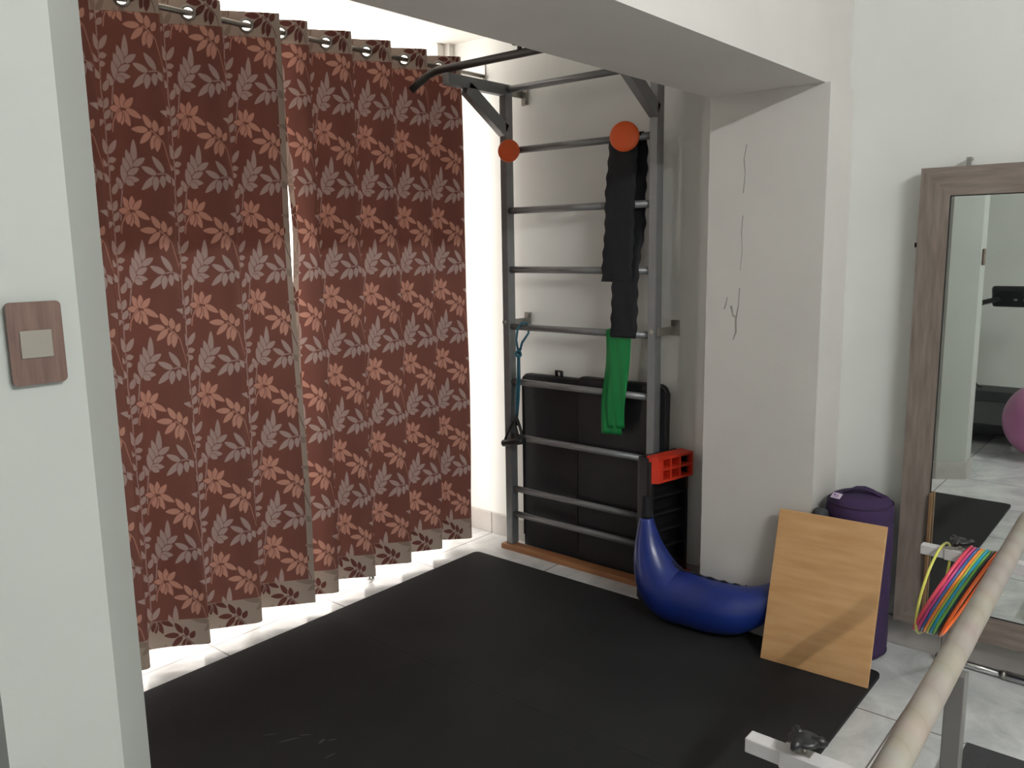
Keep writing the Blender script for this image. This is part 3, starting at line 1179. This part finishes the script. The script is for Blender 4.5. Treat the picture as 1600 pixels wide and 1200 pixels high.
# puckered seam along the inner curve
b = BM()
seam = []
for i in range(26, 70):
    p, q = SP[i], SP[i + 1]
    tg = Vector(q[:3]) - Vector(p[:3])
    tg.normalize()
    nrm = Vector((0, 1, 0)).cross(tg)
    if nrm.z < 0:
        nrm = -nrm
    seam.append(Vector(p[:3]) + nrm * (p[3] - 0.001 + 0.004 * math.sin(i * 1.1)) + Vector((0, 0.010, 0)))
tube(b, seam, 0.0055, seg=8, flat=(1, 1.0))
obj('seam', b, M['blue_dark'], bag)

# ------------------------------------------------------------------ leaning board, bolster, roll
board = thing('wooden_board', 'flat rectangular plywood board leaning in front of the purple bolster', 'board', (-0.96, 2.74, 0.013))
A, Bq = Vector((-1.1355, 2.716, 0.0135)), Vector((-0.7665, 2.736, 0.0135))
Tl = Vector((-1.1495, 2.866, 0.534))
ex = (Bq - A).normalized()
ez = (Tl - A)
ez = (ez - ex * ez.dot(ex)).normalized()
ey = ez.cross(ex)
BMx = Matrix.Identity(4)
for i in range(3):
    BMx[i][0], BMx[i][1], BMx[i][2], BMx[i][3] = ex[i], ey[i], ez[i], A[i]
b = BM()
box(b, 0, 0.3705, 0, 0.0105, 0.0, 0.545, bev=0.0015, mat=BMx)
o_face = obj('panel', b, M['wood_board'], board)
b = BM()
box(b, 0.004, 0.3665, 0.0008, 0.0100, 0.5448, 0.5456, mat=BMx)
obj('top_edge', b, M['wood_edge'], board, label='pale raw top edge')

bol = thing('bolster', 'purple cylindrical yoga bolster standing upright beside the mirror', 'bolster', (-0.908, 3.02, 0.0))
b = BM()
R_ = 0.116
prof = [(0, 0.0), (R_ * 0.86, 0.0), (R_ * 0.96, 0.012), (R_, 0.035)]
prof += [(R_ * (1 + 0.012 * math.sin(k * 1.7)), 0.035 + k * 0.045) for k in range(1, 12)]
prof += [(R_, 0.535), (R_ * 0.985, 0.555), (R_ * 0.93, 0.574), (R_ * 0.84, 0.588), (R_ * 0.68, 0.597), (R_ * 0.4, 0.602), (0, 0.604)]
lathe(b, prof, 44, Matrix.Translation((-0.908, 3.02, 0.0)))
obj('cover', b, M['purple'], bol)
for zz_, kk_ in ((0.020, 0.985), (0.572, 0.945)):
    b = BM()
    tube(b, [(-0.908 + R_ * kk_ * math.cos(a), 3.02 + R_ * kk_ * math.sin(a), zz_) for a in np.linspace(0, 2 * math.pi, 48, endpoint=False)], 0.004, seg=6, closed=True)
    obj('piping', b, M['purple_dark'], bol)
b = BM()
hp = [(-0.965, 3.010, 0.601), (-0.950, 3.012, 0.606), (-0.925, 3.016, 0.620), (-0.895, 3.020, 0.624), (-0.865, 3.026, 0.614), (-0.838, 3.032, 0.598), (-0.822, 3.036, 0.586)]
tube(b, hp, 0.004, seg=10, flat=(0.7, 5.2), ref=(0, 0, 1))
obj('carry_handle', b, M['purple'], bol)
b = BM()
tm = Matrix.Translation((-0.968, 2.945, 0.5985)) @ Matrix.Rotation(math.radians(26), 4, 'X') @ Matrix.Rotation(math.radians(-6), 4, 'Z')
box(b, -0.017, 0.017, -0.014, 0.014, -0.001, 0.001, mat=tm)
tg_ = obj('tag', b, M['tag'], bol, label='small pale printed tag')
b = BM()
for cx, cy_, w_, h_ in ((-0.007, 0.003, 0.007, 0.010), (0.003, 0.004, 0.007, 0.003), (0.004, -0.002, 0.010, 0.003), (-0.002, -0.008, 0.016, 0.002)):
    box(b, cx - w_ / 2, cx + w_ / 2, cy_ - h_ / 2, cy_ + h_ / 2, 0.001, 0.0016, mat=tm)
obj('print', b, M['tag_print'], tg_)

b = BM()
lathe(b, [(0, 0.0), (0.026, 0.0), (0.0275, 0.004), (0.0275, 0.530), (0.025, 0.542), (0.018, 0.548), (0, 0.549)], 26, Matrix.Translation((-1.012, 2.918, 0.0)))
tag(obj('foam_roll', b, M['foam']), 'dark grey foam roll just showing between board, pillar and purple bolster', 'foam roll')

# ------------------------------------------------------------------ floor mats (four joined tiles)
X0, X1, Y0, Y1 = -2.682, -0.762, 0.905, 2.882
xm, ym_ = (X0 + X1) / 2, 1.94
labs = [('black foam floor mat tile nearest the gap between curtains and switch wall', X0, xm, Y0, ym_),
        ('black foam floor mat tile next to the curtains, in front of the wall bars', X0, xm, ym_, Y1),
        ('black foam floor mat tile beside the bare tiles, under the near white arm', xm, X1, Y0, ym_),
        ('black foam floor mat tile that the wooden board stands on', xm, X1, ym_, Y1)]
for lab, a0, a1, c0, c1 in labs:
    g_ = 0.0006
    bb = BM()
    r = 0.028
    prs = []
    for cx, cy_, a_, corner in ((a1 - g_, c1 - g_, 0, (a1 == X1 and c1 == Y1)), (a0 + g_, c1 - g_, 90, (a0 == X0 and c1 == Y1)),
                                (a0 + g_, c0 + g_, 180, (a0 == X0 and c0 == Y0)), (a1 - g_, c0 + g_, 270, (a1 == X1 and c0 == Y0))):
        if corner:
            sx_, sy_ = (1 if a_ in (0, 270) else -1), (1 if a_ in (0, 90) else -1)
            for k in range(6):
                an = math.radians(a_ + 18 * k)
                prs.append((cx - sx_ * r + r * math.cos(an), cy_ - sy_ * r + r * math.sin(an)))
        else:
            prs.append((cx, cy_))
    prism(bb, prs, 0.0, 0.0125, axis='z')
    tag(obj('floor_mat', bb, M['mat']), lab, 'floor mat', 'black floor mat tiles')

sc_tiles = [o for o in C.objects if o.name.startswith('floor_mat')]
for x_, y_, l_, w_, a_ in ((-2.05, 1.335, 0.075, 0.007, 1.1), (-2.03, 1.385, 0.05, 0.005, 0.8), (-1.965, 1.395, 0.03, 0.012, 1.7),
                           (-1.945, 1.42, 0.035, 0.005, 0.9), (-2.12, 1.315, 0.05, 0.004, 0.9), (-1.885, 1.365, 0.045, 0.006, 1.4)):
    b = BM()
    c_, s_ = math.cos(a_), math.sin(a_)
    P_ = [(-l_ / 2, 0), (-l_ * 0.2, -w_ / 2), (l_ * 0.3, -w_ * 0.3), (l_ / 2, 0.0), (l_ * 0.1, w_ * 0.5)]
    b.faces.new([b.verts.new((x_ + px0 * c_ - py0 * s_, y_ + px0 * s_ + py0 * c_, 0.0128)) for px0, py0 in P_])
    obj('scuff_mark', b, M['scuff'], sc_tiles[0], label='pale scuff mark')

# ------------------------------------------------------------------ door stop under the curtains
b = BM()
lathe(b, [(0, 0.0), (0.018, 0.0), (0.019, 0.006), (0.012, 0.012), (0.010, 0.026), (0.017, 0.030), (0.019, 0.040), (0.014, 0.047), (0, 0.048)], 22, Matrix.Translation((-2.855, 2.345, 0)))
tag(obj('door_stop', b, M['chrome']), 'small chrome door stop on the floor under the right curtain', 'door stop')

# ------------------------------------------------------------------ light switch on the near wall's end
sw = thing('light_switch', 'brown wood-look light switch plate on the white wall at left', 'light switch', (-1.10, 0.396, 1.393))
b = BM()
box(b, -1.0999, -1.0953, 0.368, 0.4245, 1.346, 1.4405, bev=0.0015)
obj('back_rim', b, M['switch_side'], sw)
b = BM()
pr = []
for cy_, cz_, a0 in ((0.4215, 1.4375, 0), (0.371, 1.4375, 90), (0.371, 1.349, 180), (0.4215, 1.349, 270)):
    for k in range(6):
        an = math.radians(a0 + 18 * k)
        pr.append((cy_ + 0.006 * math.cos(an), cz_ + 0.006 * math.sin(an)))
prism(b, pr, -1.0952, -1.0905, axis='x')
obj('plate', b, M['plate_wood'], sw)
b = BM()
box(b, -1.0912, -1.0885, 0.377, 0.4135, 1.3755, 1.409, bev=0.001)
obj('rocker', b, M['switch'], sw)

# ------------------------------------------------------------------ wall mirror
MX0, MX1, MZ0, MZ1 = -0.79, 0.55, 0.125, 1.738
MYF, MYB = 3.090, 3.135
FWd = 0.093
mir = thing('wall_mirror', 'large wall mirror in a wide greyish wooden frame on the right', 'mirror', ((MX0 + MX1) / 2, 3.12, MZ0))
b = BM()
prism(b, [(MX0, MZ0), (MX0, MZ1), (MX0 + FWd, MZ1 - FWd), (MX0 + FWd, MZ0 + FWd)], MYF, MYB)
obj('frame_stile', b, M['frame_wood'], mir)
b = BM()
prism(b, [(MX1, MZ0), (MX1, MZ1), (MX1 - FWd, MZ1 - FWd), (MX1 - FWd, MZ0 + FWd)], MYF, MYB)
obj('frame_stile', b, M['frame_wood'], mir)
FR = simple('greyish_walnut_frame_rail', (114, 101, 93), 0.5, nscale=9, stretch=(0.8, 7, 7), col2=(138, 127, 119), bump=0.08, bscale=40)
b = BM()
prism(b, [(MX0, MZ1), (MX1, MZ1), (MX1 - FWd, MZ1 - FWd), (MX0 + FWd, MZ1 - FWd)], MYF, MYB)
obj('frame_rail', b, FR, mir)
b = BM()
prism(b, [(MX0, MZ0), (MX1, MZ0), (MX1 - FWd, MZ0 + FWd), (MX0 + FWd, MZ0 + FWd)], MYF, MYB)
obj('frame_rail', b, FR, mir)
gx0, gx1, gz0, gz1 = MX0 + FWd, MX1 - FWd, MZ0 + FWd, MZ1 - FWd
b = BM()
box(b, gx0 - 0.004, gx1 + 0.004, MYF + 0.006, MYF + 0.010, gz0 - 0.004, gz1 + 0.004)
obj('mirror_glass', b, M['mirror'], mir)
b = BM()
for s_ in ((gx0, gx0 + 0.0035, gz0, gz1), (gx0, gx1, gz1 - 0.0035, gz1), (gx0, gx1, gz0, gz0 + 0.0035), (gx1 - 0.0035, gx1, gz0, gz1)):
    box(b, s_[0], s_[1], MYF + 0.0035, MYF + 0.0062, s_[2], s_[3])
obj('gasket', b, M['gap'], mir)
b = BM()
box(b, -0.662, -0.648, MYB - 0.012, MYB - 0.009, MZ1 - 0.02, MZ1 + 0.030)
box(b, -0.660, -0.650, MYB - 0.011, YB, MZ1 + 0.022, MZ1 + 0.030)
cyl(b, (-0.655, MYB - 0.015, MZ1 + 0.018), (-0.655, MYB - 0.008, MZ1 + 0.018), 0.004, 10)
obj('hanging_clip', b, M['zinc'], mir)
b = BM()
box(b, MX0 - 0.016, MX0 + 0.001, MYB - 0.010, MYB, 1.478, 1.490)
box(b, MX0 - 0.016, MX0 - 0.011, MYB - 0.010, YB, 1.476, 1.492)
obj('side_clip', b, M['steel_dark'], mir)

# ------------------------------------------------------------------ chrome tube on the floor by the baseboard
tb = thing('metal_tube', 'chrome telescopic tube lying on the floor along the baseboard under the mirror', 'tube', (-0.35, 3.115, 0.0))
b = BM()
cyl(b, (-0.645, 3.118, 0.0165), (-0.43, 3.113, 0.0165), 0.0125, 18)
obj('inner_tube', b, M['chrome'], tb)
b = BM()
cyl(b, (-0.43, 3.113, 0.0165), (0.35, 3.098, 0.0165), 0.0162, 18)
obj('outer_tube', b, M['chrome'], tb)
b = BM()
cyl(b, (-0.436, 3.1132, 0.0165), (-0.424, 3.1128, 0.0165), 0.0163, 18)
obj('collar', b, M['zinc'], tb)

# ------------------------------------------------------------------ parallel bar with tape-wound rail
par = thing('parallel_bar', 'exercise rail wound in tan tape on a grey post with white arms', 'parallel bar', (-0.27, 1.45, 0.0))
RZ = 0.805
ra, rb = Vector((-0.2625, 0.80, RZ)), Vector((-0.301, 2.36, RZ))
rl = (rb - ra).length
b = BM()
tube(b, [(0, 0, 0.0), (0, 0, 0.004)] + [(0, 0, z) for z in np.linspace(0.03, rl - 0.03, 30)] + [(0, 0, rl - 0.004), (0, 0, rl)],
     [0.017, 0.0208] + [0.0212] * 30 + [0.0208, 0.017], seg=28)
me = bpy.data.meshes.new('rail')
bmesh.ops.recalc_face_normals(b, faces=b.faces[:])
b.to_mesh(me)
b.free()
me.materials.append(M['wrap'])
rail = bpy.data.objects.new('rail', me)
C.objects.link(rail)
rail.parent = par
rail.location = ra - par.location
rail.rotation_mode = 'QUATERNION'
rail.rotation_quaternion = (rb - ra).to_track_quat('Z', 'Y')
for yc in (1.455, 0.62 + 1.62):
    if yc > 2:
        continue
    xc = ra.x + (rb.x - ra.x) * (yc - ra.y) / (rb.y - ra.y) + 0.012
    b = BM()
    box(b, xc - 0.0145, xc + 0.0145, yc - 0.0145, yc + 0.0145, 0.004, RZ - 0.016, bev=0.002)
    obj('post', b, M['post'], par)
    b = BM()
    box(b, xc - 0.05, xc + 0.05, yc - 0.05, yc + 0.05, 0.0, 0.006, bev=0.001)
    obj('foot_plate', b, M['post'], par)
AZ = RZ - 0.0215
for yc, xl in ((1.082, -0.466), (2.083, -0.479)):
    b = BM()
    box(b, xl, -0.06, yc - 0.013, yc + 0.013, AZ - 0.024, AZ - 0.001, bev=0.002)
    arm = obj('cross_arm', b, M['white_paint'], par, label='white square cross arm')
    b = BM()
    box(b, xl + 0.052, -0.10, yc - 0.0152, yc + 0.0152, AZ - 0.026, AZ + 0.0005, bev=0.002)
    obj('sleeve', b, M['white_paint'], arm)
    kx, ky = xl + 0.082, yc + 0.012
    b = BM()
    cyl(b, (kx, ky - 0.010, AZ - 0.002), (kx, ky - 0.010, AZ + 0.014), 0.0042, 10)
    box(b, kx - 0.010, kx + 0.012, ky - 0.018, ky - 0.002, AZ - 0.001, AZ + 0.003)
    obj('lock_bolt', b, M['zinc'], arm)
    b = BM()
    m = Matrix.Translation((kx, ky - 0.010, AZ + 0.012))
    lathe(b, [(0, 0), (0.008, 0.0), (0.012, 0.004), (0.021, 0.007), (0.022, 0.011), (0.017, 0.014), (0, 0.0155)], 24, m)
    for a in (20, 140, 260):
        an = math.radians(a)
        tube(b, [(kx + 0.010 * math.cos(an), ky - 0.010 + 0.010 * math.sin(an), AZ + 0.021), (kx + 0.024 * math.cos(an), ky - 0.010 + 0.024 * math.sin(an), AZ + 0.022), (kx + 0.031 * math.cos(an), ky - 0.010 + 0.031 * math.sin(an), AZ + 0.019)], [0.007, 0.0075, 0.003], seg=10)
    obj('lock_knob', b, M['black_plastic'], arm)

# coloured rings hung over the far arm
rings_def = [
    ('thin yellow ring hanging alone at the end of the white arm', (206, 204, 96), -0.432, 0.142, 0.0032, 0.010),
    ('pinkish-red thick ring, first of the ring bundle from the left', (214, 66, 92), -0.3785, 0.150, 0.0042, 0.075),
    ('magenta ring behind the pinkish-red ring in the bundle', (196, 62, 128), -0.3705, 0.150, 0.0032, 0.075),
    ('steel-blue ring between the magenta ring and the plain orange ring', (58, 96, 150), -0.3635, 0.150, 0.0032, 0.075),
    ('light orange ring in the middle of the ring bundle', (236, 138, 52), -0.3565, 0.150, 0.0032, 0.070),
    ('lime-yellow ring next to the teal ring', (176, 196, 70), -0.3505, 0.150, 0.0024, 0.066),
    ('teal ring standing highest above the arm in the bundle', (26, 150, 178), -0.3440, 0.150, 0.0034, 0.062),
    ('green ring between the teal ring and the black ring', (112, 176, 72), -0.3370, 0.150, 0.0030, 0.060),
    ('black ring beside the bright orange ring', (26, 24, 34), -0.3300, 0.150, 0.0032, 0.055),
    ('bright orange thick ring nearest the taped rail', (240, 104, 32), -0.3225, 0.150, 0.0040, 0.050),
]
for lab, col, xr_, R0, rr, tilt in rings_def:
    mm = simple('ring_' + lab.split()[0] + '_plastic', col, 0.25, coat=0.3)
    # the rings hang over the arm and lean against each other to the left
    if tilt < 0.02:
        R1, e1, e2 = 0.113, Vector((-0.13, 0.0, -0.99)), Vector((0.03, 0.995, -0.05))
    else:
        R1, e1, e2 = 0.118, Vector((-0.40, 0.0, -0.917)), Vector((0.0, 0.98, -0.10))
    e2 = (e2 - e1 * e2.dot(e1)).normalized()
    top = Vector((xr_, 2.083, AZ + 0.0025 + rr))
    cen = top + e1 * R1
    pts = [cen - e1 * (R1 * math.cos(a)) + e2 * (R1 * math.sin(a)) for a in np.linspace(0, 2 * math.pi, 64, endpoint=False)]
    b = BM()
    tube(b, pts, rr, seg=10, closed=True, ref=(1, 0, 0))
    o = obj('hanging_ring', b, mm)
    tag(o, lab, 'ring', 'coloured rings hung on the parallel bar arm')

# dark purple strap hanging down from the arm to the floor
b = BM()
box(b, -0.6935, -0.684, 3.072, 3.0895, 0.113, 0.625, bev=0.001)
tag(obj('wooden_strip', b, simple('strip_wood', (122, 92, 62), 0.55, noise=0.1, nscale=20)), 'narrow brown wooden strip standing against the lower left of the mirror', 'strip')

b = BM()
rows = []
for i in range(24):
    t = i / 23
    p = Vector((-0.316, 2.100, 0.778)).lerp(Vector((-0.632, 3.05, 0.004)), t) - Vector((0, 0, 0.02 * math.sin(t * math.pi)))
    rows.append(((p.x - 0.012, p.y - 0.002, p.z), (p.x + 0.012, p.y + 0.002, p.z)))
ribbon(b, rows, 0.003)
tag(obj('strap', b, M['purple_dark']), 'dark purple strap stretched from the white arm down to the baseboard', 'strap')

# dark low platform at the lower right
pf = thing('low_platform', 'low dark grey platform on the tiles at the lower right corner', 'platform', (0.0, 2.1, 0.0))
b = BM()
box(b, -0.415, 0.30, 1.70, 2.458, 0.085, 0.100, bev=0.003)
obj('top', b, M['box_top'], pf)
b = BM()
box(b, -0.40, 0.285, 1.715, 2.443, 0.0, 0.085)
obj('base', b, M['black_plastic'], pf)

# ------------------------------------------------------------------ seen only in the mirror: treadmill and ball
tr = thing('treadmill', 'black treadmill reflected in the mirror, facing a white wall', 'treadmill', (-1.15, -1.2, 0.0))
b = BM()
box(b, -1.54, -0.98, -1.95, -0.70, 0.06, 0.135, bev=0.012)
obj('deck', b, M['treadmill'], tr)
b = BM()
box(b, -1.48, -1.04, -1.78, -0.705, 0.1352, 0.139)
obj('belt', b, M['belt'], tr)
b = BM()
prism(b, [(-2.08, 0.05), (-1.70, 0.05), (-1.70, 0.145), (-1.78, 0.215), (-1.98, 0.235), (-2.08, 0.19)], -1.56, -0.96, axis='x')
obj('motor_hood', b, M['treadmill'], tr)
for xs in (-1.52, -1.00):
    b = BM()
    box(b, xs - 0.03, xs + 0.03, -0.76, -0.705, 0.0, 0.062, bev=0.006)
    obj('rear_foot', b, M['chrome'], tr)
    b = BM()
    box(b, xs - 0.03, xs + 0.03, -2.0, -1.94, 0.0, 0.062, bev=0.006)
    obj('front_foot', b, M['treadmill'], tr)
b = BM()
beam_box(b, (-0.985, -1.92, 0.15), (-0.99, -1.88, 1.05), 0.05, 0.08, side=(1, 0, 0), bev=0.006)
obj('upright', b, M['treadmill'], tr)
cm = Matrix.Translation((-1.14, -1.88, 1.02)) @ Matrix.Rotation(math.radians(-24), 4, 'X')
b = BM()
box(b, -0.30, 0.30, -0.03, 0.03, -0.095, 0.095, bev=0.025, mat=cm)
con = obj('console', b, M['treadmill'], tr)
b = BM()
box(b, -0.06, 0.06, 0.0301, 0.033, 0.015, 0.07, mat=cm)
obj('display', b, M['screen'], con)
for bx_ in (-0.12, -0.05, 0.0, 0.05, 0.12):
    b = BM()
    box(b, bx_ - 0.013, bx_ + 0.013, 0.030, 0.034, -0.022, -0.006, bev=0.003, mat=cm)
    obj('button', b, M['button'], con)
b = BM()
box(b, -0.05, -0.005, 0.030, 0.036, -0.078, -0.050, bev=0.003, mat=cm)
obj('stop_key', b, M['orange_btn'], con)
b = BM()
tube(b, [(-1.38, -1.87, 1.00), (-1.42, -1.80, 0.99), (-1.475, -1.70, 0.975), (-1.495, -1.66, 0.955), (-1.497, -1.65, 0.86)], 0.022, seg=12)
obj('handle', b, M['black_rubber'], tr)
b = BM()
tube(b, [(-1.495, -1.65, 0.87), (-1.50, -1.66, 0.7), (-1.515, -1.68, 0.5), (-1.52, -1.76, 0.33), (-1.49, -1.86, 0.24), (-1.45, -1.92, 0.215)], 0.006, seg=8)
obj('cable', b, M['black_rubber'], tr)

b = BM()
bmesh.ops.create_uvsphere(b, u_segments=48, v_segments=32, radius=0.268)
bmesh.ops.translate(b, vec=(-0.785, -0.40, 0.268), verts=b.verts[:])
for f in b.faces:
    f.smooth = True
tag(obj('exercise_ball', b, M['ball']), 'pink inflatable exercise ball reflected at the mirror edge', 'ball')

# ------------------------------------------------------------------ ceiling lamp (out of frame, lights the room)
lamp = thing('ceiling_lamp', 'white fluorescent tube lamp fixed along the room ceiling', 'lamp', (LAMP_X, (LAMP_Y0 + LAMP_Y1) / 2, ZC))
b = BM()
box(b, LAMP_X - 0.035, LAMP_X + 0.035, LAMP_Y0 - 0.04, LAMP_Y1 + 0.04, ZC - 0.05, ZC, bev=0.006)
for yy in (LAMP_Y0 - 0.02, LAMP_Y1 + 0.02):
    box(b, LAMP_X - 0.018, LAMP_X + 0.018, yy - 0.012, yy + 0.012, LAMP_Z - 0.03, ZC - 0.045)
obj('housing', b, M['lampshade'], lamp)
tm_, nt_, b_ = nmat('fluorescent_tube')
b_.inputs['Base Color'].default_value = (0.9, 0.9, 0.9, 1)
b_.inputs['Emission Color'].default_value = LAMP_COLOR
b_.inputs['Emission Strength'].default_value = LAMP_EMISSION
b = BM()
cyl(b, (LAMP_X, LAMP_Y0, LAMP_Z), (LAMP_X, LAMP_Y1, LAMP_Z), 0.016, 12)
obj('tube', b, tm_, lamp)
